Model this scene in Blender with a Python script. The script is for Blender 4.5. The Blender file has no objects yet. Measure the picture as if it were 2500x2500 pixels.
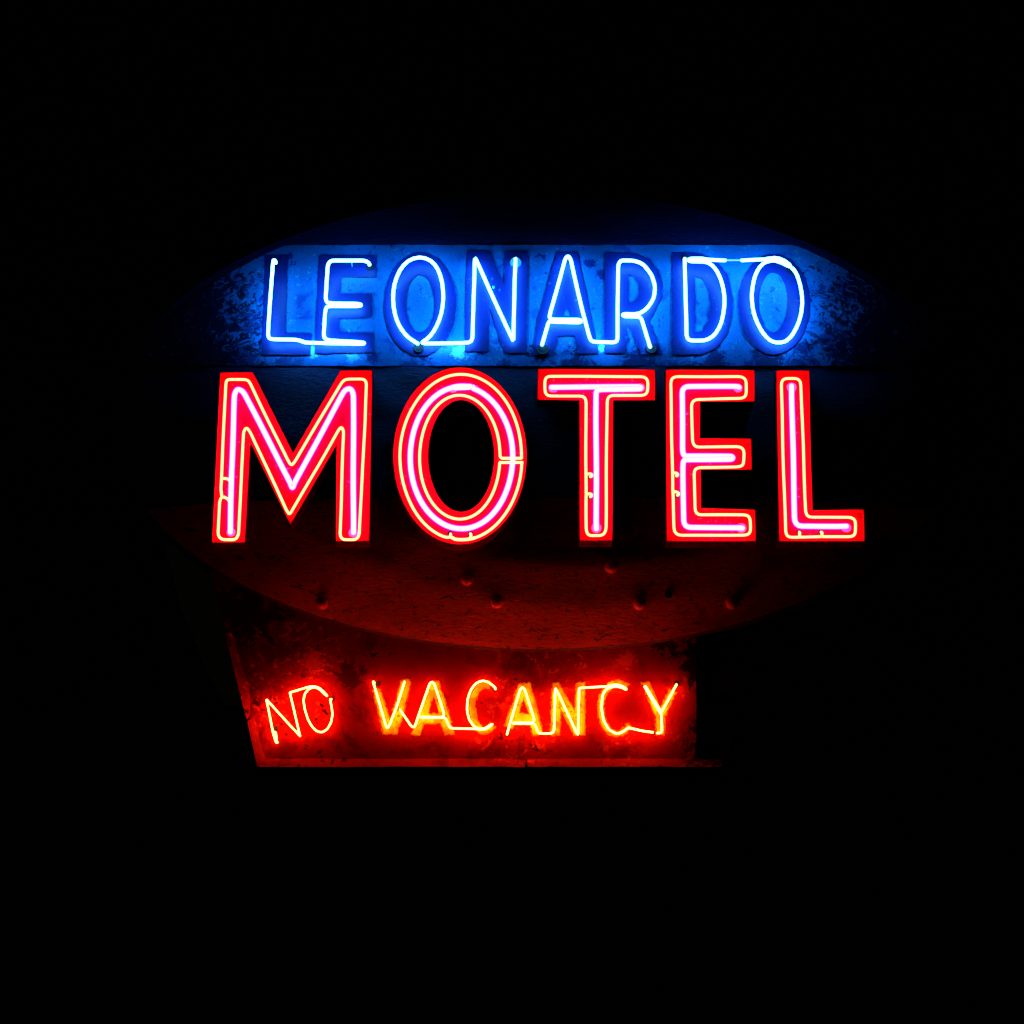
import bpy, bmesh, math, random
from mathutils import Vector, Matrix
random.seed(7)
sc = bpy.context.scene
C = sc.collection
R = math.radians

# ------------------------------------------------------------------ camera
CAM = Vector((0.0, -15.0, 1.6)); TGT = Vector((0.0, 0.0, 6.0))
cd = bpy.data.cameras.new('camera'); cam = bpy.data.objects.new('camera', cd); C.objects.link(cam)
cam.location = CAM
fwd = (TGT - CAM).normalized()
cam.rotation_euler = fwd.to_track_quat('-Z', 'Y').to_euler()
DIST = (TGT - CAM).length
cd.sensor_width = 36; cd.lens = 36 * DIST / 6.25          # 2500 source pixels span 6.25 m at the sign
cd.clip_end = 500; sc.camera = cam
RIGHT = Vector((1, 0, 0)); UP = RIGHT.cross(fwd)
MPP = 6.25 / 2500                                          # metres per source pixel

def W(px, py, y=0.0):
    """point of the vertical plane at depth y that the survey pixel (px,py) measures"""
    d = fwd * DIST + RIGHT * ((px - 1250) * MPP) - UP * ((py - 1250) * MPP)
    t = (y - CAM.y) / d.y
    return CAM + d * t

def Z(bx, by, s, pts):
    return [(bx + p[0] / s, by + p[1] / s) + tuple(p[2:]) for p in pts]

# ------------------------------------------------------------------ materials
def mat(name):
    m = bpy.data.materials.new(name); m.use_nodes = True
    nt = m.node_tree; nt.nodes.clear()
    return m, nt.nodes, nt.links

def noise(N, L, vec, scale, detail=4, rough=.55, stretch=None, dist=0.0):
    mp = N.new('ShaderNodeMapping'); L.new(vec, mp.inputs['Vector'])
    if stretch: mp.inputs['Scale'].default_value = stretch
    n = N.new('ShaderNodeTexNoise'); n.inputs['Scale'].default_value = scale
    n.inputs['Detail'].default_value = detail; n.inputs['Roughness'].default_value = rough
    n.inputs['Distortion'].default_value = dist
    L.new(mp.outputs[0], n.inputs['Vector'])
    return n.outputs['Fac']

def ramp(N, L, fac, a, b, inv=False):
    r = N.new('ShaderNodeMapRange'); L.new(fac, r.inputs[0])
    r.inputs[1].default_value = a; r.inputs[2].default_value = b
    r.inputs[3].default_value = 1 if inv else 0; r.inputs[4].default_value = 0 if inv else 1
    return r.outputs[0]

def mix(N, L, fac, a, b):
    m = N.new('ShaderNodeMix'); m.data_type = 'RGBA'
    if isinstance(fac, float): m.inputs[0].default_value = fac
    else: L.new(fac, m.inputs[0])
    for v, i in ((a, 6), (b, 7)):
        if isinstance(v, tuple): m.inputs[i].default_value = (*v, 1)
        else: L.new(v, m.inputs[i])
    return m.outputs[2]

def mul(N, L, a, b):
    m = N.new('ShaderNodeMath'); m.operation = 'MULTIPLY'
    for v, i in ((a, 0), (b, 1)):
        if isinstance(v, float): m.inputs[i].default_value = v
        else: L.new(v, m.inputs[i])
    return m.outputs[0]

def paint(name, base, chips=(), grain=0.0, rough=.5, bump=0.0, bscale=40, bstretch=None, spec=.3, gscale=300, spots=(), zsplit=None):
    """weathered paint: base colour, patches (colour, scale, lo, hi, region scale, region lo, region hi, stretch)"""
    m, N, L = mat(name)
    g = N.new('ShaderNodeNewGeometry'); pos = g.outputs['Position']
    col = base
    for (c, s, lo, hi, rs, rl, rh, st) in chips:
        f = ramp(N, L, noise(N, L, pos, s, 5, .62, st, .4), lo, hi)
        if rs:
            f = mul(N, L, f, ramp(N, L, noise(N, L, pos, rs, 2), rl, rh))
        col = mix(N, L, f, col, c)
    if zsplit:                              # second colour of the two-tone scheme, below height z
        sx = N.new('ShaderNodeSeparateXYZ'); L.new(pos, sx.inputs[0])
        low = zsplit[1][0][0]
        for (c, (sc2, lo, hi, st)) in zsplit[1][1:]:
            low = mix(N, L, ramp(N, L, noise(N, L, pos, sc2, 6, .7, st, .6), lo, hi), low, c)
        col = mix(N, L, ramp(N, L, sx.outputs['Z'], zsplit[0] - .004, zsplit[0] + .004, True), col, low)
    for (ctr, rad, c, s) in spots:          # a ragged patch round one place: stains, flakes and painted-in light falloff
        vd = N.new('ShaderNodeVectorMath'); vd.operation = 'DISTANCE'; L.new(pos, vd.inputs[0]); vd.inputs[1].default_value = ctr
        ad = N.new('ShaderNodeMath'); ad.operation = 'ADD'; L.new(ramp(N, L, vd.outputs['Value'], 0, rad), ad.inputs[0])
        L.new(ramp(N, L, noise(N, L, pos, s, 7, .75, None, 1.2), .30, .70), ad.inputs[1])
        col = mix(N, L, ramp(N, L, ad.outputs[0], .92, 1.02, True), col, c)
    if grain:
        gf = noise(N, L, pos, gscale, 2, .8)
        hs = N.new('ShaderNodeHueSaturation')
        if isinstance(col, tuple): hs.inputs['Color'].default_value = (*col, 1)
        else: L.new(col, hs.inputs['Color'])
        r = N.new('ShaderNodeMapRange'); L.new(gf, r.inputs[0])
        r.inputs[1].default_value = .3; r.inputs[2].default_value = .7
        r.inputs[3].default_value = 1 - grain; r.inputs[4].default_value = 1 + grain
        L.new(r.outputs[0], hs.inputs['Value']); col = hs.outputs[0]
    b = N.new('ShaderNodeBsdfPrincipled')
    if isinstance(col, tuple): b.inputs['Base Color'].default_value = (*col, 1)
    else: L.new(col, b.inputs['Base Color'])
    b.inputs['Roughness'].default_value = rough; b.inputs['Specular IOR Level'].default_value = spec
    if bump:
        bn = N.new('ShaderNodeBump'); bn.inputs['Strength'].default_value = bump; bn.inputs['Distance'].default_value = .02
        L.new(noise(N, L, pos, bscale, 6, .7, bstretch, .5), bn.inputs['Height']); L.new(bn.outputs[0], b.inputs['Normal'])
    o = N.new('ShaderNodeOutputMaterial'); L.new(b.outputs[0], o.inputs[0])
    return m

def glow(name, rgb, mixfac=None):
    m, N, L = mat(name)
    e = N.new('ShaderNodeEmission'); k = max(rgb)
    e.inputs[0].default_value = (rgb[0] / k, rgb[1] / k, rgb[2] / k, 1); e.inputs[1].default_value = k
    o = N.new('ShaderNodeOutputMaterial')
    if mixfac is None:
        L.new(e.outputs[0], o.inputs[0])
    else:
        t = N.new('ShaderNodeBsdfTransparent'); x = N.new('ShaderNodeMixShader'); x.inputs[0].default_value = mixfac
        L.new(t.outputs[0], x.inputs[1]); L.new(e.outputs[0], x.inputs[2]); L.new(x.outputs[0], o.inputs[0])
    return m

BLUE = (glow('blue_gas', (3.0, 26, 66)), glow('blue_glass', (.25, 1.2, 6.0), .45))
NEON = (glow('neon_gas', (20, 3.0, 1.15)), glow('neon_glass', (4.0, .42, .02), .5))
NEONV = (glow('neon_gas_small', (72, 10.5, 1.5)), glow('neon_glass_small', (4.0, .7, .04), .4))
PINK = (glow('pink_gas', (14, 1.7, 19)), glow('pink_glass', (3.0, .02, 3.2), .36))
DIMBLUE = (glow('bridge_glow_core', (.35, 1.5, 3.2)), glow('bridge_glow_shell', (.05, .5, 1.2), .5))  # weak glow given to the unlit glass between D and O

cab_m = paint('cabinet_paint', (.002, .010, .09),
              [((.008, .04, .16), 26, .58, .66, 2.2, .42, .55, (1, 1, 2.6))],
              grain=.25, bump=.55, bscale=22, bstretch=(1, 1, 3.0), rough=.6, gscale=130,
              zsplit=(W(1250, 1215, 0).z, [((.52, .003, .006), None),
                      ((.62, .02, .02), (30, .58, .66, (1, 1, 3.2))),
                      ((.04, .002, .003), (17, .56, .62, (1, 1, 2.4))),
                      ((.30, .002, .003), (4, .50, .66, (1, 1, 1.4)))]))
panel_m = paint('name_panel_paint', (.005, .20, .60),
                [((.04, .42, .66), 30, .58, .63, 3.2, .50, .60, (1, 1, 1)),
                 ((.004, .035, .30), 17, .595, .62, 2.6, .48, .58, (1, 1, .8)),
                 ((.004, .09, .46), 5, .58, .64, 0, 0, 0, (1, 1, 1))],
                grain=.30, bump=.12, bscale=30, rough=.5, gscale=120,
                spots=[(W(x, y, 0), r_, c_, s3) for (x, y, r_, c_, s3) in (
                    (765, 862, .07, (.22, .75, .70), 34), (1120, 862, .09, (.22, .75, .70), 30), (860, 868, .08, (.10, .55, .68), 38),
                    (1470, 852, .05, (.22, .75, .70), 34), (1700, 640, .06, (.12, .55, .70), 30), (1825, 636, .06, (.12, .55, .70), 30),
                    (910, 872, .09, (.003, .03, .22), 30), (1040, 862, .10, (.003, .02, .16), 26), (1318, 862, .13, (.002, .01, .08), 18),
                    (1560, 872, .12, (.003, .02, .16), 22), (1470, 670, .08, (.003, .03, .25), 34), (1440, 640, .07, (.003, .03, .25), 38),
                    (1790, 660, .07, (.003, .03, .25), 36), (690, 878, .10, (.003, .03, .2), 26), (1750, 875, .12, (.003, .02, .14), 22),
                    (1960, 850, .12, (.003, .03, .2), 22), (610, 640, .24, (.006, .06, .28), 11), (606, 780, .20, (.006, .06, .28), 9), (585, 890, .26, (.006, .06, .28), 12), (700, 905, .18, (.006, .06, .28), 14), (2030, 700, .22, (.006, .06, .28), 10), (2025, 820, .22, (.006, .06, .28), 12), (1960, 905, .24, (.006, .06, .28), 13), (1640, 905, .16, (.006, .06, .28), 14), (1000, 905, .14, (.006, .06, .28), 16), (1230, 905, .16, (.006, .06, .28), 13), (2010, 680, .14, (.003, .03, .2), 18), (440, 720, .86, (.002, .008, .055), 16), (460, 880, .82, (.002, .008, .055), 16), (2200, 700, .88, (.002, .008, .055), 16), (2180, 880, .88, (.002, .008, .055), 16), (300, 880, 1.1, (.002, .008, .055), 7), (2340, 880, 1.1, (.002, .008, .055), 7), (1400, 915, .26, (.003, .02, .14), 12), (1560, 915, .26, (.003, .02, .14), 12), (1720, 920, .28, (.003, .02, .14), 12), (1880, 920, .30, (.003, .02, .14), 12))])  # dark navy patches at both ends and the bottom paint in the glow's falloff
bluelet_m = paint('dark_blue_letter_paint', (.003, .020, .19),
                  [((.012, .16, .58), 34, .66, .68, 3.0, .48, .56, (1, 1, 1)),
                   ((.002, .02, .25), 9, .58, .64, 0, 0, 0, (1, 1, 1))],
                  grain=.30, rough=.5, gscale=120)
can_m = paint('red_channel_paint', (.62, .0025, .004),
              [((.85, .12, .30), 42, .62, .65, 4, .50, .56, (1, 1, 1)),
               ((.25, .001, .004), 20, .66, .70, 3, .50, .60, (1, 1, 1))],
              grain=.1, bump=.1, bscale=30, rough=.55, spec=.02)
canin_m = paint('red_channel_floor_paint', (.62, .0022, .017),
                [((.85, .10, .35), 60, .62, .65, 5, .52, .58, (1, 1, 1))],
                grain=.15, bump=.15, bscale=60, rough=.6, spec=.02)
canout_m = paint('maroon_return_paint', (.11, .003, .005), [((.02, .002, .003), 20, .5, .6, 0, 0, 0, (1, 1, 1))], grain=.3, bump=.5, bscale=20, rough=.6, spec=.05)
flange_m = paint('dark_edge_paint', (.05, .003, .03), [((.18, .01, .1), 30, .58, .64, 0, 0, 0, (1, 1, 1))], grain=.3, bump=.5, bscale=40)  # return flange, toned darker than the cabinet face
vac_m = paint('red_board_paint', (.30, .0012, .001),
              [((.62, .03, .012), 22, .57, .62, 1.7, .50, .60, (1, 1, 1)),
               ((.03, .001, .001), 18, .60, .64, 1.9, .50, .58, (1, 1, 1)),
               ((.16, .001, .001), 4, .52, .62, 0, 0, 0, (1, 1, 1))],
              grain=.15, bump=.25, bscale=30, rough=.55, spec=.03, gscale=130, spots=[(W(1712, 1640, .3), .17, (.025, .001, .001), 16), (W(1705, 1780, .3), .10, (.03, .001, .001), 14), (W(765, 1612, .3), .14, (.62, .02, .008), 26), (W(1530, 1612, .3), .10, (.62, .02, .008), 30), (W(628, 1715, .3), .06, (.08, .001, .001), 30), (W(600, 1500, .3), .40, (.07, .001, .001), 7), (W(860, 1650, .3), .16, (.10, .001, .001), 9), (W(1620, 1560, .3), .2, (.04, .001, .001), 9), (W(1725, 1600, .3), .34, (.02, .001, .001), 12), (W(1735, 1830, .3), .26, (.03, .001, .001), 13)])  # rust and flakes; big dark patches top left and right paint in light falloff
yel_m = paint('worn_yellow_letter_paint', (.72, .60, .008),
              [((.60, .26, .012), 15, .48, .60, 0, 0, 0, (1, 1, 1)),
               ((.30, .004, .002), 45, .60, .63, 8, .46, .56, (1, 1, 1))],
              grain=.15, rough=.6, spec=.02, gscale=200)
yeledge_m = paint('faded_orange_letter_edge', (.60, .22, .012),
              [((.30, .0015, .001), 55, .52, .55, 0, 0, 0, (1, 1, 1))],
              grain=.15, rough=.6, spec=.02, gscale=200)
dark_m = paint('black_rubber', (.006, .006, .008), rough=.6)
bolt_m = paint('bolt_paint', (.62, .01, .02), rough=.5, grain=.2)
cup_m = paint('pale_housing', (.60, .22, .42), rough=.35, grain=.3, gscale=80)
bcup_m = paint('blue_housing', (.02, .16, .5), rough=.35, grain=.3, gscale=80)
fin_m = paint('grey_fin_paint', (.25, .22, .18), rough=.7, grain=.2)
sleeve_m = paint('teal_sleeve', (.10, .75, .85), rough=.3)

# ------------------------------------------------------------------ mesh helpers
def link(name, bm, mats, parent=None, smooth=False, label=None):
    me = bpy.data.meshes.new(name)
    bmesh.ops.recalc_face_normals(bm, faces=bm.faces[:]) if bm.faces else None
    bm.to_mesh(me); bm.free()
    for m in (mats if isinstance(mats, (list, tuple)) else [mats]): me.materials.append(m)
    if smooth:
        for p in me.polygons: p.use_smooth = True
    o = bpy.data.objects.new(name, me); C.objects.link(o)
    if parent:
        o.parent = parent
        if parent.type == 'EMPTY': o.matrix_parent_inverse = Matrix.Translation(-parent.location)
    if label: o['label'] = label
    return o

def thing(name, loc, label, cat):
    o = bpy.data.objects.new(name, None); C.objects.link(o); o.location = loc
    o.empty_display_size = .2; o['label'] = label; o['category'] = cat
    return o

def smooth_path(pts, Rf, closed=False):
    """round every corner of a polyline (points are (x, y, depth)) by up to Rf pixels"""
    P = [Vector(p) for p in pts]; out = []; n = len(P)
    rng = range(n) if closed else range(1, n - 1)
    if not closed: out.append(P[0])
    for i in rng:
        a, b, c = P[i - 1], P[i], P[(i + 1) % n]
        la, lc = (a - b).length, (c - b).length
        if la < 1e-6 or lc < 1e-6: continue
        ka = min(Rf, la * .5); kc = min(Rf, lc * .5)
        s = b + (a - b) * (ka / la); e = b + (c - b) * (kc / lc)
        ang = (a - b).angle(c - b)
        k = max(2, int(7 * (math.pi - ang) / math.pi) + 1)
        for j in range(k + 1):
            t = j / k
            out.append(s * (1 - t) ** 2 + b * 2 * t * (1 - t) + e * t * t)
    if not closed: out.append(P[-1])
    res = [out[0]]
    for p in out[1:]:
        if (p - res[-1]).length > .25: res.append(p)
    return res

def sweep(bm, pts, r, mi=0, seg=10, caps=True):
    """pts: world points"""
    n = len(pts); rings = []
    prev = None
    for i, p in enumerate(pts):
        t = (pts[min(i + 1, n - 1)] - pts[max(i - 1, 0)])
        if t.length < 1e-9: t = Vector((0, 0, 1))
        t.normalize()
        if prev is None:
            ref = Vector((0, 1, 0)) if abs(t.y) < .9 else Vector((1, 0, 0))
            u = t.cross(ref).normalized()
        else:
            u = (prev - t * prev.dot(t))
            u = u.normalized() if u.length > 1e-6 else t.orthogonal().normalized()
        prev = u; v = t.cross(u)
        rings.append([bm.verts.new(p + (u * math.cos(2 * math.pi * k / seg) + v * math.sin(2 * math.pi * k / seg)) * r) for k in range(seg)])
    for a, b in zip(rings, rings[1:]):
        for k in range(seg):
            f = bm.faces.new((a[k], a[(k + 1) % seg], b[(k + 1) % seg], b[k])); f.material_index = mi
    if caps:
        for ring, end, sgn in ((rings[0], pts[0], -1), (rings[-1], pts[-1], 1)):
            t = (pts[1] - pts[0]).normalized() if sgn < 0 else (pts[-1] - pts[-2]).normalized()
            last = ring
            for f_ in (.55, .85):
                nr = [bm.verts.new(end + (v.co - end) * math.sqrt(1 - f_ * f_) + t * sgn * r * f_) for v in ring]
                for k in range(seg):
                    fc = bm.faces.new((last[k], last[(k + 1) % seg], nr[(k + 1) % seg], nr[k])); fc.material_index = mi
                last = nr
            fc = bm.faces.new(last); fc.material_index = mi

def tube(pts, y, rpx, mats, parent, Rf=8, name='neon_tube', label=None, core=.92, closed=False, jitter=.5):
    """pts: pixel points (px,py[,depth offset towards the viewer in px]); y: plane depth"""
    raw = [(p[0], p[1], p[2] if len(p) > 2 else 0.0) for p in pts]
    sp = smooth_path(raw, Rf, closed)
    w = [W(p.x, p.y, y - p.z * MPP) for p in sp]
    # hand-bent glass is never quite straight: subdivide long runs with a slow wander
    q = [w[0]]
    ph = random.random() * 9
    for a, b in zip(w, w[1:]):
        L_ = (b - a).length; k = max(1, int(L_ / .05))
        for j in range(1, k + 1):
            q.append(a.lerp(b, j / k))
    s = 0
    for i in range(1, len(q) - 1):
        s += (q[i] - q[i - 1]).length
        q[i] = q[i] + Vector((math.sin(s * 9 + ph), math.cos(s * 7 + ph), math.sin(s * 8 + 2 * ph))) * (jitter * MPP)
    r = rpx * MPP
    bm = bmesh.new()
    sweep(bm, q, r * core, 0, 10); sweep(bm, q, r, 1, 12)
    return link(name, bm, mats, parent, True, label)

def ring(cx, cy, y, ro, thick, m, parent, name, fill=None, depth=.012):
    """flat collar (torus) with its filled back, axis along y"""
    bm = bmesh.new(); c = W(cx, cy, y); R_ = ro * MPP; t = thick * MPP
    n, k = 24, 8; vs = []
    for i in range(n):
        a = 2 * math.pi * i / n; row = []
        for j in range(k):
            b = 2 * math.pi * j / k
            rr = R_ + t * math.cos(b)
            row.append(bm.verts.new(c + Vector((rr * math.cos(a), -t * math.sin(b) - .001, rr * math.sin(a)))))
        vs.append(row)
    for i in range(n):
        for j in range(k):
            bm.faces.new((vs[i][j], vs[(i + 1) % n][j], vs[(i + 1) % n][(j + 1) % k], vs[i][(j + 1) % k]))
    cc = [bm.verts.new(c + Vector((R_ * math.cos(2 * math.pi * i / n), -.003, R_ * math.sin(2 * math.pi * i / n)))) for i in range(n)]
    f = bm.faces.new(cc); f.material_index = 1
    return link(name, bm, [m, fill or m], parent, True)

def rough_poly(pts, amp, step=4.0):
    """subdivide a pixel outline and wobble it so the painted edge looks hand-cut / flaked"""
    out = []; n = len(pts)
    for i in range(n):
        a, b = Vector(pts[i][:2]), Vector(pts[(i + 1) % n][:2])
        L_ = (b - a).length; k = max(1, int(L_ / step))
        nrm = Vector((-(b - a).y, (b - a).x)).normalized() if L_ > 0 else Vector((0, 0))
        for j in range(k):
            p = a.lerp(b, j / k)
            if amp: p = p + nrm * random.gauss(0, amp)
            out.append((p.x, p.y))
    return out

def area(p):
    return sum(p[i][0] * p[(i + 1) % len(p)][1] - p[(i + 1) % len(p)][0] * p[i][1] for i in range(len(p))) / 2

def offset(poly, d):
    """offset outline inwards by d pixels"""
    n = len(poly); s = 1 if area(poly) > 0 else -1; out = []
    for i in range(n):
        a, b, c = Vector(poly[i - 1][:2]), Vector(poly[i][:2]), Vector(poly[(i + 1) % n][:2])
        e1 = (b - a).normalized(); e2 = (c - b).normalized()
        n1 = Vector((-e1.y, e1.x)) * s; n2 = Vector((-e2.y, e2.x)) * s
        m = (n1 + n2)
        if m.length < 1e-4: m = n1
        m.normalize(); k = d / max(.35, m.dot(n1))
        q = b + m * k; out.append((q.x, q.y))
    return out

def fill_loops(bm, loops, y, mi=0):
    """planar fill with holes"""
    edges = []
    for lp in loops:
        vs = [bm.verts.new(W(p[0], p[1], y)) for p in lp]
        edges += [bm.edges.new((vs[i], vs[(i + 1) % len(vs)])) for i in range(len(vs))]
    r = bmesh.ops.triangle_fill(bm, use_beauty=True, use_dissolve=False, edges=edges)
    for g in r['geom']:
        if isinstance(g, bmesh.types.BMFace): g.material_index = mi
def strip(bm, la, ya, lb, yb, mi=0):
    A = [bm.verts.new(W(p[0], p[1], ya)) for p in la]; B = [bm.verts.new(W(p[0], p[1], yb)) for p in lb]
    n = len(A)
    for i in range(n):
        f = bm.faces.new((A[i], A[(i + 1) % n], B[(i + 1) % n], B[i])); f.material_index = mi
def wall(bm, loop_px, yref, ya, yb, mi=0):
    """extrude the outline measured at plane yref straight back in world from ya to yb"""
    A = []; B = []
    for p in loop_px:
        w = W(p[0], p[1], yref); A.append(bm.verts.new((w.x, ya, w.z))); B.append(bm.verts.new((w.x, yb, w.z)))
    n = len(A)
    for i in range(n):
        f = bm.faces.new((A[i], A[(i + 1) % n], B[(i + 1) % n], B[i])); f.material_index = mi
def fillw(bm, loops, yref, y, mi=0, back=False):
    edges = []
    for lp in loops:
        vs = []
        for p in lp:
            w = W(p[0], p[1], yref); vs.append(bm.verts.new((w.x, y, w.z)))
        edges += [bm.edges.new((vs[i], vs[(i + 1) % len(vs)])) for i in range(len(vs))]
    r = bmesh.ops.triangle_fill(bm, use_beauty=True, use_dissolve=False, edges=edges)
    for g in r['geom']:
        if isinstance(g, bmesh.types.BMFace): g.material_index = mi

def plate(name, loops, y, th, m, parent, label=None):
    """sheet whose front is at y and whose edge runs back by th"""
    bm = bmesh.new()
    fillw(bm, loops, y, y)
    for lp in loops: wall(bm, lp, y, y, y + th)
    return link(name, bm, m, parent, False, label)

def ell(cx, cy, rx, ry, n=96, a0=0, a1=360):
    return [(cx + rx * math.cos(R(a0 + (a1 - a0) * i / n)), cy + ry * math.sin(R(a0 + (a1 - a0) * i / n))) for i in range(n + (0 if abs(a1 - a0) == 360 else 1))]

# ------------------------------------------------------------------ oval cabinet
ECX, ECY, EA, EB = 1320, 1028, 1045, 556
EDGE_Y = .24; PANEL_Y = .30
def dome_y(r, s=1.0):
    """s = sine of the angle round the oval, 1 at the bottom: the lower edge curls back most"""
    st = .62 - .26 * max(0, s)
    t = max(0, (r - st) / (1 - st)); k = 1.05 - .05 * s * s if s > 0 else 1.05 - .1 * s * s
    return EDGE_Y * t ** (1.8 - .15 * max(0, s)) * k
sign = thing('motel_sign', tuple(W(ECX, ECY + EB, .2)), 'large oval neon sign with blue tube lettering above big glowing red MOTEL letters', 'neon sign')

bm = bmesh.new()
NR, NA = 46, 220; grid = []
cen = bm.verts.new(W(ECX, ECY, 0))
for i in range(1, NR + 1):
    r = i / NR; row = []
    for k in range(NA):
        a = 2 * math.pi * k / NA
        y = dome_y(r, math.sin(a))
        # old sheet metal: shallow dents, and a dented, lumpy lower edge
        y += .004 * math.sin(a * 9 + r * 14) * math.sin(a * 5 - r * 21) * (r > .3)
        rr = r
        row.append(bm.verts.new(W(ECX + EA * rr * math.cos(a), ECY + EB * rr * math.sin(a), y)))
    grid.append(row)
for k in range(NA):
    bm.faces.new((cen, grid[0][k], grid[0][(k + 1) % NA]))
for A, B in zip(grid, grid[1:]):
    for k in range(NA):
        bm.faces.new((A[k], B[k], B[(k + 1) % NA], A[(k + 1) % NA]))
# rolled edge and return flange running straight back
for k in range(NA): bm.edges.get((grid[-1][k], grid[-1][(k + 1) % NA])).smooth = False
prev = grid[-1]
for (dy, sc_) in ((.006, 1.002), (.02, 1.003), (.10, 1.003), (.30, 1.003)):
    row = [bm.verts.new(Vector(((v.co.x - W(ECX, ECY, 0).x) * sc_ + W(ECX, ECY, 0).x, v.co.y + dy, (v.co.z - W(ECX, ECY, 0).z) * sc_ + W(ECX, ECY, 0).z))) for v in grid[-1]]
    for k in range(NA):
        bm.faces.new((prev[k], row[k], row[(k + 1) % NA], prev[(k + 1) % NA])).material_index = 1
    prev = row
bm.faces.new(prev)
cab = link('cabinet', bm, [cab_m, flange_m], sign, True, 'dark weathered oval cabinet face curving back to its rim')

def surf(px, py):
    r = math.hypot((px - ECX) / EA, (py - ECY) / EB); return dome_y(min(r, 1), (py - ECY) / EB / max(r, .01))
def PXI(w):
    d = Vector(w) - CAM; t = d.dot(fwd) / DIST
    return 1250 + d.dot(RIGHT) / t / MPP, 1250 - d.dot(UP) / t / MPP
def drape(name, loops, off, th, m, parent, label=None):
    """thin sheet that follows the curved cabinet face, off metres proud of it"""
    bm = bmesh.new()
    fill_loops(bm, loops, 0)
    for it in range(7):
        es = [e for e in bm.edges if e.calc_length() > .06]
        if not es: break
        bmesh.ops.subdivide_edges(bm, edges=es, cuts=1)
        bmesh.ops.triangulate(bm, faces=bm.faces[:])
    for v in bm.verts:
        px, py = PXI(v.co); v.co = W(px, py, surf(px, py) - off)
    be = [e for e in bm.edges if e.is_boundary]
    r = bmesh.ops.extrude_edge_only(bm, edges=be)
    for v in [g for g in r['geom'] if isinstance(g, bmesh.types.BMVert)]: v.co.y += th
    return link(name, bm, m, parent, False, label)
# domed bolt heads on the lower face
for (bx, by) in ((1140, 1414), (1492, 1384), (787, 1473), (1213, 1470), (1561, 1474), (1786, 1472)):
    y = surf(bx, by); c = W(bx, by, y)
    b_ = bmesh.new()
    bmesh.ops.create_uvsphere(b_, u_segments=24, v_segments=16, radius=.040)
    bmesh.ops.scale(b_, vec=(1, .85, 1), verts=b_.verts)
    bmesh.ops.delete(b_, geom=[v for v in b_.verts if v.co.y > .022], context='VERTS')
    bmesh.ops.translate(b_, vec=c, verts=b_.verts)
    link('bolt_head', b_, bolt_m, cab, True)
for (bx, by, s) in ((1632, 1452, 8),):
    ring(bx, by, surf(bx, by) - .002, s, 2, dark_m, cab, 'rust_hole')

# ------------------------------------------------------------------ name panel and its painted letters
NPY = -.022
lim = []
for k in range(181):
    a = math.pi + math.pi * k / 180
    x, y = ECX + EA * .975 * math.cos(a), ECY + EB * .975 * math.sin(a)
    lim.append((x, max(y, 598)))
outl = [(x, y) for x, y in lim if y < 880]
low = [(x + 0.0, 893 + random.uniform(-.8, .8)) for x in range(2330, 320, -14) if math.hypot((x - ECX) / EA, (893 - ECY) / EB) < .968]
outl = outl + low
outl2 = [outl[0]]
for p in outl[1:]:
    if math.hypot(p[0] - outl2[-1][0], p[1] - outl2[-1][1]) > 3: outl2.append(p)
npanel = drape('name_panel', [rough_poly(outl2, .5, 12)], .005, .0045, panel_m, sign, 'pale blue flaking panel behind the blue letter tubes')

def stroke(pts, w):
    """outline of a fat stroke along pts (px)"""
    L_, Rr = [], []; n = len(pts)
    for i, p in enumerate(pts):
        a = Vector(pts[max(0, i - 1)][:2]); b = Vector(pts[min(n - 1, i + 1)][:2])
        t = (b - a).normalized(); nn = Vector((-t.y, t.x)) * w / 2
        q = Vector(p[:2]); L_.append(tuple(q + nn)); Rr.append(tuple(q - nn))
    return L_ + Rr[::-1]
LP = {
 'L': [[(646, 622), (704, 622), (696, 812), (762, 814), (758, 866), (638, 866)]],
 'E': [[(778, 622), (921, 622), (919, 676), (834, 676), (831, 716), (909, 717), (908, 775), (829, 777), (829, 812), (914, 812), (912, 861), (768, 863)]],
 'O': [ell(1026, 742, 88, 127, 60), ell(1026, 741, 36, 71, 40)],
 'N': [[(1140, 613), (1195, 613), (1231, 692), (1231, 613), (1289, 613), (1286, 861), (1232, 861), (1197, 753), (1194, 858), (1134, 858)]],
 'A': [[(1359, 615), (1410, 615), (1462, 863), (1411, 863), (1402, 819), (1363, 819), (1352, 865), (1300, 868), (1312, 785)], [(1384, 745), (1392, 772), (1376, 772)]],
 'R': [[(1477, 617), (1548, 618), (1585, 632), (1608, 660), (1617, 695), (1613, 730), (1598, 762), (1584, 782), (1618, 864), (1566, 866), (1532, 790), (1529, 862), (1475, 862)], [(1535, 671), (1548, 676), (1558, 690), (1560, 710), (1554, 730), (1535, 740)]],
 'D': [[(1641, 616), (1706, 617), (1748, 634), (1776, 670), (1789, 725), (1788, 765), (1775, 815), (1748, 850), (1710, 866), (1640, 866)], [(1697, 674), (1716, 682), (1730, 710), (1735, 745), (1728, 785), (1713, 808), (1696, 811)]],
 'O2': [ell(1890, 742, 88, 123, 60), ell(1888, 738, 35, 73, 40)],
}
for k, loops in LP.items():
    drape('painted_letter', [rough_poly(lp, .7, 5) for lp in loops], .012, .0034, bluelet_m, npanel, 'dark blue painted letter ' + k[0])

# ------------------------------------------------------------------ blue tubes
B1 = (600, 560, 3.864); B2 = (1050, 560, 3.864); B3 = (1550, 560, 3.864)
YB = NPY - .030; RB = 4.2
back = -16
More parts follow.
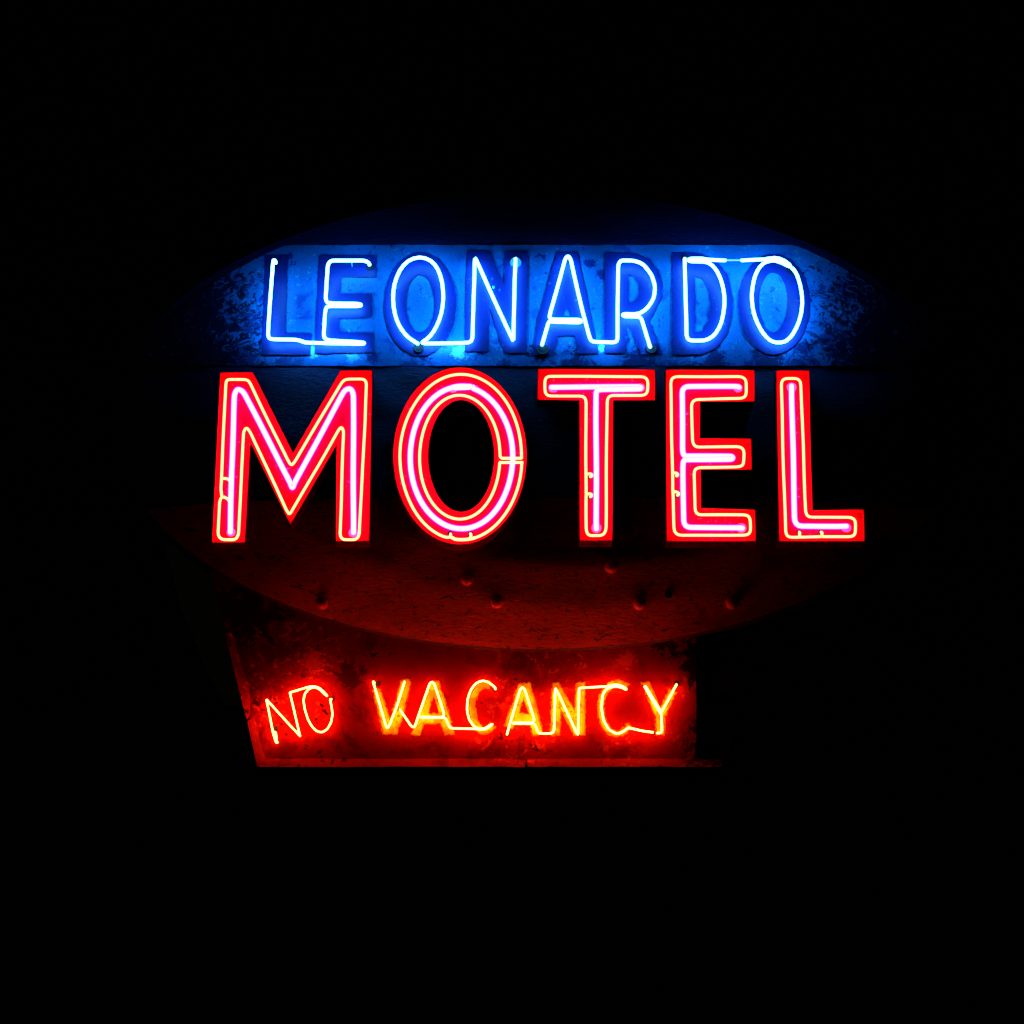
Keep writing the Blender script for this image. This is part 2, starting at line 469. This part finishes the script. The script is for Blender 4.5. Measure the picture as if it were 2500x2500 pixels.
# L and E: one length of glass
tb = tube([(673, 642, back)] + Z(*B1, [(280, 300, -2), (258, 282), (240, 560), (208, 1000), (222, 1036), (500, 1042), (560, 1068)])
     + Z(*B1, [(700, 1070, 1), (1105, 1083, 2), (1122, 1074, 5), (1100, 1066, 6), (800, 1050, 4), (745, 1036, 3), (733, 1000), (750, 770), (765, 725, 2), (800, 722, 2), (1075, 724, 3), (1092, 714, 5), (1075, 703, 5), (800, 700, 3), (760, 690), (752, 650), (775, 330), (805, 292), (1120, 292), (1160, 312, -3)])
     + [(902, 646, back)], YB, RB, BLUE, sign, 9, label='blue glass tube bent into the letters L and E')
tubes_blue = [tb]
tb2 = tube([(1019, 839, back)] + Z(*B1, [(1622, 1078), (1560, 1042), (1500, 992), (1440, 902), (1405, 800), (1388, 660), (1400, 520), (1450, 385), (1530, 290), (1640, 258), (1745, 290), (1815, 375), (1855, 500), (1868, 650), (1850, 790), (1800, 920), (1740, 1010), (1690, 1047), (1655, 1070, 2), (1700, 1078, 1)])
     + Z(*B2, [(370, 1072), (402, 1040), (420, 275), (428, 275), (780, 1045), (783, 1045), (806, 290), (806, 278, back)]), YB, RB, BLUE, sign, 16, label='blue glass tube bent into the letters O and N')
tube([(1323, 842, back)] + Z(*B2, [(1058, 1078), (1118, 868), (1150, 874, 2), (1415, 878, 3), (1430, 866, 5), (1415, 852, 5), (1160, 850, 3), (1128, 835, 1), (1130, 800), (1275, 275), (1300, 250), (1325, 275), (1440, 780), (1505, 1030), (1530, 1062), (1750, 1067), (1770, 1040), (1772, 330), (1800, 292)])
     + Z(*B3, [(0, 297), (80, 330), (160, 430), (195, 540), (180, 650), (120, 740), (50, 790), (0, 798)])
     + Z(*B2, [(1830, 796, 3), (1812, 806, 5), (1830, 820, 5)]) + Z(*B3, [(0, 822, 3), (42, 826), (60, 840), (142, 1100), (145, 1110, back)]), YB, RB, BLUE, sign, 9, label='blue glass tube bent into the letters A and R')
tube([(1672, 632, back)] + Z(*B3, [(472, 290), (480, 700), (485, 1010), (510, 1047), (620, 1052), (700, 1040), (770, 980), (820, 880), (845, 740), (845, 620), (820, 500), (780, 400), (730, 335), (680, 306, 1), (640, 303, 1), (515, 300, 2), (505, 288, 4), (520, 275, 5), (640, 275, 4), (700, 290, 2), (850, 292)]), YB, RB, BLUE, sign, 12, label='blue glass tube bent into the letter D')
o2 = tube(Z(*B3, [(1010, 292), (1230, 285, 1), (1320, 264, 3), (1400, 290, 4), (1455, 330, 4), (1470, 350, 3), (1450, 350, 0), (1395, 318), (1320, 290), (1240, 302), (1180, 345), (1130, 440), (1100, 600), (1105, 720), (1130, 830), (1180, 940), (1240, 1020), (1300, 1065), (1380, 1070), (1440, 1050), (1500, 980), (1550, 870), (1575, 760), (1578, 640), (1560, 530), (1530, 430), (1500, 382)]) + [(1934, 655, back)], YB, RB, BLUE, sign, 14, label='blue glass tube bent into the last letter O')
tube(Z(*B3, [(846, 292), (1015, 292)]), YB, 2.2, DIMBLUE, o2, 5, name='bridge_tube', label='thin unlit tube with an added dim glow joining the letters D and O')
for (x, y, s, fm) in ((673, 644, 5, dark_m), (903, 652, 8, dark_m), (1022, 850, 11, dark_m), (1259, 641, 13, bcup_m), (1325, 853, 13, dark_m), (1590, 851, 12, dark_m), (1673, 632, 8, dark_m), (1933, 662, 11, dark_m)):
    ring(x, y, surf(x, y) - .016, s, 2.2, fm if fm is bcup_m else dark_m, npanel, 'tube_housing', fm)
# glass stand-offs that carry the tubes
def standoff(px, py, yt, yb, parent, m, name='tube_support', r=1.5):
    bm = bmesh.new()
    a = W(px, py, yt + .006); b = Vector((a.x, yb, a.z))
    sweep(bm, [a, b], r * MPP, 0, 8, False)
    sweep(bm, [a + Vector((0, .003, 0)), a + Vector((0, -.002, 0))], r * 2.2 * MPP, 0, 10)
    return link(name, bm, m, parent, True)
for (x, y) in ((660, 730), (858, 636), (788, 790), (966, 700), (1079, 700), (1155, 760), (1205, 700), (1256, 760), (1358, 700), (1410, 700), (1508, 730), (1598, 690), (1674, 700), (1765, 760), (1836, 760), (1956, 745), (1706, 833)):
    standoff(x, y, YB, surf(x, y) - .018, npanel, sleeve_m)

# ------------------------------------------------------------------ MOTEL channel letters
RIM = -.145; FLOOR = -.066; YO = -.106; YC = -.086
def can(loops, label, back_y=-.005):
    """open-faced sheet metal letter: outer wall, folded rim, inner wall, floor"""
    bm = bmesh.new(); th = 1.3
    inn = []
    for i, lp in enumerate(loops):
        q = offset(lp, th if i == 0 else -th); inn.append(q)
        wall(bm, lp, RIM, RIM, back_y, 2)
        A = [W(p[0], p[1], RIM) for p in lp]; B = [W(p[0], p[1], RIM) for p in q]
        va = [bm.verts.new(p) for p in A]; vb = [bm.verts.new(p) for p in B]; n = len(va)
        for k in range(n):
            bm.faces.new((va[k], va[(k + 1) % n], vb[(k + 1) % n], vb[k]))
        wall(bm, q, RIM, RIM, FLOOR, 0)
    fillw(bm, inn, RIM, FLOOR, 1)
    me = link('channel_letter', bm, [can_m, canin_m, canout_m], sign, False, label)
    return me
BM = (500, 880, 4.2); BO = (920, 880, 4.2); BT = (1290, 880, 4.2); BE = (1600, 880, 3.645)
RO_, RC_ = 3.5, 7.8
feedd = -14
def cup(parent, x, y, r=9.5):
    ring(x, y, FLOOR - .002, r, 2.0, cup_m, parent, 'electrode_housing')
def feeder(parent, pts, g=True):
    tube(pts, YO, RO_ * .95, NEON, parent, 4, name='feeder_tube')
    if g: ring(pts[-1][0], pts[-1][1], FLOOR - .002, 6, 1.6, dark_m, parent, 'feeder_grommet')

# M
m = can([Z(*BM, [(155, 120), (495, 118), (905, 945), (1390, 100), (1720, 97), (1690, 1855), (1340, 1855), (1350, 870), (878, 1690), (470, 850), (415, 1870), (70, 1870)])], 'red open-faced channel letter M')
tube(Z(*BM, [(175, 1395), (162, 1330), (170, 1210), (195, 700), (215, 215), (235, 196), (425, 196), (455, 215), (860, 1045), (885, 1078), (915, 1050), (1410, 215), (1450, 192), (1625, 192), (1656, 220), (1645, 650), (1615, 1110), (1585, 1800), (1550, 1838), (1420, 1838), (1386, 1800), (1408, 1150), (1425, 720), (1400, 680), (1370, 715), (900, 1535), (870, 1585), (840, 1540), (465, 730), (430, 685), (400, 725), (375, 1150), (348, 1790), (315, 1838), (175, 1838), (135, 1795), (150, 1450), (165, 1405), (200, 1400)]), YO, RO_, NEON, m, 8, 'outline_tube', core=.86)
tube(Z(*BM, [(262, 1760), (275, 1150), (305, 350), (330, 300), (355, 300), (395, 320), (882, 1262), (900, 1318), (918, 1262), (1425, 320), (1460, 290), (1500, 290), (1524, 340), (1524, 1765)]), YC, RC_, PINK, m, 9, 'centre_tube', core=.76)
feeder(m, Z(*BM, [(172, 1212), (215, 1210), (246, 1222), (252, 1232, feedd)]), False)
feeder(m, Z(*BM, [(178, 1400), (215, 1408), (242, 1430), (246, 1440, feedd)]), False)
cup(m, *Z(*BM, [(270, 1765)])[0][:2]); cup(m, *Z(*BM, [(1522, 1768)])[0][:2], 10.5)
# O
o = can([[tuple(p) for p in Z(*BO, ell(852, 979, 688, 911, 110))], Z(*BO, ell(865, 979, 334, 569, 90))], 'red open-faced channel letter O')
def arc(cx, cy, rx, ry, a0, a1, n):
    return [(cx + rx * math.cos(R(a0 + (a1 - a0) * i / n)), cy + ry * math.sin(R(a0 + (a1 - a0) * i / n))) for i in range(n + 1)]
outer = arc(862, 992, 624, 849, 98, 360.5, 44)
inner = arc(851, 992, 414, 638, 361, 4, 46)[1:]
outer2 = arc(862, 992, 626, 849, 3.5, 82, 16)
tube(Z(*BO, [(757, 1780, -6), (760, 1812)] + outer[1:] + [(1488, 1003), (1266, 1005)] + inner + [(1262, 1046, 1), (1494, 1046, 1)] + outer2), YO, RO_, NEON, o, 7, 'outline_tube', core=.86)
tube(Z(*BO, outer2[-2:] + arc(862, 990, 624, 849, 86, 96, 5) + [(762, 1812)]), YO - .004, RO_ * 1.15, NEON, o, 7, 'feeder_tube')
feeder(o, Z(*BO, [(950, 1828), (965, 1800), (962, 1782), (960, 1778, feedd)])); 
ring(920 + 752 / 4.2, 880 + 1775 / 4.2, FLOOR - .002, 6, 1.6, dark_m, o, 'feeder_grommet')
cpts = arc(867, 996, 527, 728, -77, 262, 60)
tube(Z(*BO, [(985, 272, -8)] + cpts + [(835, 264, 1), (958, 266, 2)]), YC, RC_, PINK, o, 9, 'centre_tube', core=.76)
tube(Z(*BO, [(790, 276), (950, 270)]), YC - .002, 7.0, (PINK[0], PINK[0]), o, 6, 'return_tube')
cup(o, 920 + 780 / 4.2, 880 + 296 / 4.2, 8); cup(o, 920 + 1010 / 4.2, 880 + 290 / 4.2, 7)
# T
t = can([Z(*BT, [(95, 83), (1302, 90), (1302, 412), (873, 412), (865, 1850), (522, 1850), (522, 412), (90, 408)])], 'red open-faced channel letter T')
tube(Z(*BT, [(592, 1380), (591, 1000), (590, 400), (560, 363), (200, 363), (172, 330), (170, 200), (195, 164), (1190, 164), (1229, 200), (1225, 325), (1190, 358), (835, 362), (806, 400), (800, 1150), (795, 1750), (760, 1797), (620, 1797), (594, 1755), (592, 1370)]), YO, RO_, NEON, t, 9, 'outline_tube', core=.86)
tube(Z(*BT, [(235, 275), (600, 270), (1140, 270, 1), (1160, 282, 3), (1140, 294, 4), (740, 296, 2), (698, 310, 0), (694, 350), (697, 1725)]), YC, RC_, PINK, t, 7, 'centre_tube', core=.76)
feeder(t, Z(*BT, [(600, 1166), (640, 1160), (655, 1182), (640, 1192), (636, 1192, feedd)])); feeder(t, Z(*BT, [(602, 1372), (640, 1366), (655, 1385), (640, 1398), (636, 1398, feedd)]))
cup(t, 1290 + 252 / 4.2, 880 + 290 / 4.2); cup(t, 1290 + 1150 / 4.2, 880 + 280 / 4.2); cup(t, 1290 + 697 / 4.2, 880 + 1720 / 4.2, 11)
# E
e = can([Z(*BE, [(90, 78), (885, 83), (885, 368), (402, 371), (400, 690), (855, 692), (860, 975), (408, 977), (410, 1310), (890, 1325), (897, 1612), (98, 1612)])], 'red open-faced channel letter E')
tube(Z(*BE, [(155, 1175), (150, 850), (136, 175), (165, 144), (770, 143), (808, 172), (808, 310), (780, 338), (355, 347), (323, 375), (332, 735), (360, 771), (755, 769), (790, 800), (786, 925), (755, 947), (375, 951), (344, 980), (352, 1345), (380, 1376), (815, 1373), (845, 1400), (848, 1525), (818, 1552), (205, 1558), (168, 1525), (157, 1160)]), YO, RO_, NEON, e, 9, 'outline_tube', core=.86)
tube(Z(*BE, [(745, 238, -3), (730, 232), (270, 232), (238, 262), (243, 800), (252, 850, 1), (290, 853, 2), (680, 854, 3), (690, 867, 5), (680, 880, 5), (290, 880, 3), (250, 885, 1), (246, 940), (252, 1455), (285, 1487), (765, 1487), (775, 1492, -3)]), YC, RC_, PINK, e, 8, 'centre_tube', core=.76)
feeder(e, Z(*BE, [(158, 1000), (190, 998), (204, 1014), (192, 1026), (188, 1026, feedd)])); feeder(e, Z(*BE, [(160, 1166), (195, 1170), (210, 1186), (200, 1200), (196, 1200, feedd)]))
cup(e, 1600 + 735 / 3.645, 880 + 250 / 3.645); cup(e, 1600 + 765 / 3.645, 880 + 1492 / 3.645, 11)
# L
l = can([Z(*BE, [(1073, 88), (1372, 85), (1385, 800), (1402, 1330), (1858, 1322), (1865, 1612), (1100, 1612), (1086, 800)])], 'red open-faced channel letter L')
tube(Z(*BE, [(1480, 1568), (1190, 1572), (1160, 1545), (1140, 950), (1120, 190), (1148, 160), (1265, 161), (1295, 190), (1325, 1050), (1340, 1365), (1365, 1396), (1745, 1395), (1780, 1425), (1778, 1545), (1748, 1567), (1470, 1568)]), YO, RO_, NEON, l, 9, 'outline_tube', core=.86)
tube(Z(*BE, [(1212, 228), (1225, 800), (1240, 1435), (1272, 1475), (1700, 1475)]), YC, RC_, PINK, l, 9, 'centre_tube', core=.76)
feeder(l, Z(*BE, [(1285, 1568), (1287, 1535), (1282, 1528, feedd)])); feeder(l, Z(*BE, [(1480, 1568), (1482, 1535), (1476, 1528, feedd)]))
cup(l, 1600 + 1212 / 3.645, 880 + 240 / 3.645, 11); cup(l, 1600 + 1700 / 3.645, 880 + 1490 / 3.645, 10.5)

# ------------------------------------------------------------------ dark fin behind the cabinet
bm = bmesh.new()
fp = [(400, 1330), (440, 1480), (505, 1640), (548, 1722), (700, 1722), (900, 1330)]
fillw(bm, [fp], .5, .5); wall(bm, fp, .5, .5, .62)
link('side_fin', bm, fin_m, sign, False, 'barely visible dark fin behind the cabinet')

# ------------------------------------------------------------------ NO VACANCY board
vs = thing('vacancy_sign', tuple(W(1160, 1872, .3)), 'dark red board under the oval with glowing NO VACANCY tube lettering', 'neon sign')
PY = PANEL_Y
bm = bmesh.new()
X = [600, 1700]
fp = [(500, 1330), (583, 1680), (601, 1752), (606, 1760), (631, 1862), (1700, 1862), (1700, 1330)]
fillw(bm, [fp], PY, PY)
wall(bm, fp, PY, PY, PY + .28)
# right-hand end folds back
a = [W(1700, y, PY) for y in (1330, 1862)]
q = [bm.verts.new(a[0]), bm.verts.new(a[1]), bm.verts.new(a[1] + Vector((.24, .15, 0))), bm.verts.new(a[0] + Vector((.24, .15, 0)))]
bm.faces.new(q)
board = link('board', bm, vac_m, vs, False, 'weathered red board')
# raised lip along left and bottom
def bar(name, quad, y0, y1, m, parent, label=None):
    bm = bmesh.new(); fillw(bm, [quad], y0, y0); wall(bm, quad, y0, y0, y1); return link(name, bm, m, parent, False, label)
LY = PY - .014
def lip(pts, y0, m, parent):
    """bevelled edge strip: pts are pairs (outer, inner) in px; outer side stands proud so the face looks inwards"""
    bm = bmesh.new(); F = []
    for (o_, i_) in pts:
        wo = W(o_[0], o_[1], y0 - .034); wi = W(i_[0], i_[1], y0 - .004)
        F.append([bm.verts.new(wo), bm.verts.new(wi), bm.verts.new((wo.x, y0 + .25, wo.z)), bm.verts.new((wi.x, y0 + .01, wi.z))])
    for p, q in zip(F, F[1:]):
        for i, j in ((0, 1), (2, 0), (1, 3), (3, 2)):
            bm.faces.new((p[i], p[j], q[j], q[i]))
    for p in (F[0], F[-1]): bm.faces.new((p[0], p[1], p[3], p[2]))
    return link('frame_lip', bm, m, parent)
lip([((x, 1872 + random.uniform(-.6, .6)), (x if x > 640 else 650, 1853 + random.uniform(-.6, .6))) for x in [630] + list(range(680, 1280, 50))] + [((1281, 1873), (1284, 1856))], PY, vac_m, vs)
lip([((x, 1872 + random.uniform(-.6, .6)), (x, 1853 + random.uniform(-.6, .6))) for x in [1287] + list(range(1330, 1765, 48))], PY - .002, vac_m, vs)
lip([((604, 1762), (619, 1747)), ((611, 1795), (628, 1785)), ((619, 1832), (638, 1822)), ((628, 1871), (649, 1853))], PY - .001, vac_m, vs)
lip([((549, 1545), (568, 1545)), ((565, 1610), (585, 1610)), ((579, 1668), (604, 1668)), ((590, 1712), (612, 1705)), ((602, 1757), (610, 1744))], PY + .004, vac_m, vs)

# painted letters
Z4 = (880, 1640, 4.83); Z5 = (1200, 1640, 3.864); Z3 = (600, 1640, 6.44)
def carc(pts, w):
    sp = smooth_path([(p[0], p[1], 0) for p in pts], 80); return stroke([(p.x, p.y) for p in sp], w)
VP = {
 'V': [Z(*Z4, [(135, 215), (235, 190), (350, 545), (470, 105), (540, 78), (605, 90), (520, 480), (435, 742), (265, 745)])],
 'A': [Z(*Z4, [(820, 100), (925, 100), (1050, 480), (1115, 742), (985, 752), (945, 620), (750, 620), (710, 768), (588, 745)]), Z(*Z4, [(865, 285), (920, 490), (805, 485)])],
 'C': [Z(*Z4, carc([(1530, 160), (1470, 145), (1400, 175), (1335, 270), (1310, 400), (1330, 560), (1390, 670), (1480, 705), (1565, 620)], 95))],
 'A2': [Z(*Z5, [(250, 110), (370, 95), (430, 330), (495, 590), (385, 612), (358, 505), (225, 505), (195, 545), (115, 510)]), Z(*Z5, [(303, 260), (350, 395), (265, 385)])],
 'N': [Z(*Z5, [(570, 95), (635, 95), (780, 350), (795, 95), (888, 92), (890, 605), (775, 605), (657, 370), (655, 605), (550, 605), (556, 300)])],
 'C2': [Z(*Z5, carc([(1290, 150), (1210, 103), (1115, 118), (1045, 210), (1025, 340), (1050, 480), (1110, 570), (1190, 590), (1260, 560), (1310, 495)], 72))],
 'Y': [Z(*Z5, [(1408, 95), (1490, 90), (1590, 330), (1680, 160), (1752, 190), (1640, 430), (1637, 600), (1545, 600), (1545, 440)])],
}
for k, loops in VP.items():
    pl = plate('painted_letter', [rough_poly(lp, .9, 3.5) for lp in loops], PY - .003, .0028, yeledge_m, board, 'worn orange painted letter ' + k[0])
    inn = [rough_poly(offset(lp, 3.2 if i == 0 else -2.0), .5, 5) for i, lp in enumerate(loops)]
    plate('paint_layer', inn, PY - .005, .0018, yel_m, pl)

YV = PY - .048; RV = 2.35; bk = -14
tn = tube(Z(*Z3, [(500, 1112, -8), (475, 1118), (425, 960), (325, 440), (330, 440), (862, 1015, 2), (855, 1010, 3), (690, 335), (690, 330), (1000, 236, 0), (1085, 232, 2), (1160, 255, 3), (1225, 312, 3), (1285, 375, 3), (1278, 380, 0), (1150, 262, -1), (1080, 242, -1), (1000, 262), (930, 340), (908, 450), (930, 600), (980, 760), (1050, 880), (1120, 940), (1200, 956), (1280, 905), (1340, 800), (1362, 680), (1352, 560), (1330, 460), (1328, 435), (1345, 432, bk)]),
      YV, RV * .88, NEONV, vs, 5, label='thin yellow-red glass tube spelling NO')
tube(Z(*Z3, [(425, 945), (470, 950), (488, 1090)]), YV + .01, RV * .8, NEONV, tn, 3, 'return_tube')
t1 = tube([(913, 1668, bk)] + Z(*Z4, [(165, 130), (145, 112), (220, 370), (300, 635), (318, 665), (342, 635), (430, 410), (520, 118)]), YV, RV * .95, NEONV, vs, 5, label='thin glass tube forming the letter V')
t2 = tube(Z(*Z4, [(462, 442), (610, 655), (642, 655), (815, 140), (842, 115), (868, 140), (985, 490), (978, 528), (940, 534, 1), (715, 530, 2), (710, 542, 3), (940, 545, 2), (1000, 545), (1018, 570), (1045, 650), (1075, 670), (1370, 675, 1), (1470, 680, 3), (1555, 620, 3), (1550, 614, 0), (1465, 668, -1), (1395, 668), (1330, 635), (1280, 555), (1258, 450), (1266, 320), (1302, 215), (1370, 130), (1450, 105), (1520, 130), (1588, 192), (1592, 205, bk)]), YV, RV * .95, NEONV, vs, 6, label='thin glass tube forming the letters A and C')
tube(Z(*Z4, [(445, 425), (466, 448)]), YV, RV * .8, (dark_m, dark_m), t2, 3, 'black_sleeve')
t3 = tube(Z(*Z5, [(146, 590, bk), (148, 575), (272, 170), (293, 145), (315, 170), (402, 450), (392, 478), (370, 480, 1), (205, 478, 2), (203, 488, 3), (370, 488, 2), (402, 486), (418, 510), (442, 572), (465, 583), (570, 582), (592, 560), (600, 160), (604, 160), (812, 590), (818, 590), (826, 155), (840, 155), (1090, 140), (1175, 122, 3), (1240, 138, 3), (1272, 165, 3), (1268, 170, 0), (1235, 150, -1), (1170, 135, -1), (1090, 155), (1050, 210), (1038, 340), (1060, 460), (1110, 550), (1185, 588), (1245, 565), (1288, 528), (1300, 532), (1430, 562), (1525, 572)]), YV, RV, NEONV, vs, 6, label='thin glass tube forming the letters A, N and C')
t4 = tube(Z(*Z5, [(1560, 578), (1590, 578), (1605, 560), (1602, 400), (1590, 385), (1445, 140, 2), (1452, 134, 3), (1600, 378, 2), (1606, 378), (1738, 130), (1745, 122, bk)]), YV, RV, NEONV, vs, 4, label='thin glass tube forming the letter Y')
tube(Z(*Z5, [(1520, 572), (1563, 577)]), YV, RV * .8, (dark_m, dark_m), t4, 3, 'black_sleeve')
for (x, y) in Z(*Z3, [(470, 900), (1350, 425)]) + Z(*Z4, [(205, 140), (1578, 195), (1735, 725)]) + Z(*Z5, [(1745, 115)]):
    ring(x, y, PY - .004, 5.0, 1.5, dark_m, board, 'tube_grommet')
for (x, y) in ((666, 1745), (700, 1760), (728, 1740), (745, 1742), (805, 1720), (925, 1722), (968, 1710), (1040, 1700), (1068, 1710), (1142, 1730), (1264, 1700), (1355, 1710), (1415, 1720), (1470, 1730), (1614, 1765)):
    standoff(x, y, YV, PY, board, bolt_m, r=1.2)

# ------------------------------------------------------------------ night sky
w = bpy.data.worlds.new('World'); sc.world = w; w.use_nodes = True
nt = w.node_tree; bgn = nt.nodes['Background']
sky = nt.nodes.new('ShaderNodeTexSky'); sky.sky_type = 'NISHITA'; sky.sun_disc = False
sky.sun_elevation = R(12); sky.sun_rotation = R(160)
nt.links.new(sky.outputs[0], bgn.inputs[0]); bgn.inputs[1].default_value = .00002
sd = bpy.data.lights.new('moonlight', 'SUN'); sd.energy = .012; sd.angle = R(.5); sd.color = (1, .93, .8)
so = bpy.data.objects.new('moonlight', sd); C.objects.link(so)
so.rotation_euler = (R(78), 0, R(-40)); so.location = (-6, -8, 10)

sc.view_settings.view_transform = 'Standard'; sc.view_settings.look = 'None'
sc.view_settings.gamma = 1; sc.view_settings.exposure = 0; sc.view_settings.use_curve_mapping = False
sc.render.engine = 'CYCLES'
cy = sc.cycles
cy.use_denoising = True
try: cy.denoiser = 'OPENIMAGEDENOISE'
except Exception: pass
cy.max_bounces = 5; cy.diffuse_bounces = 3; cy.transparent_max_bounces = 16
cy.sample_clamp_indirect = 4
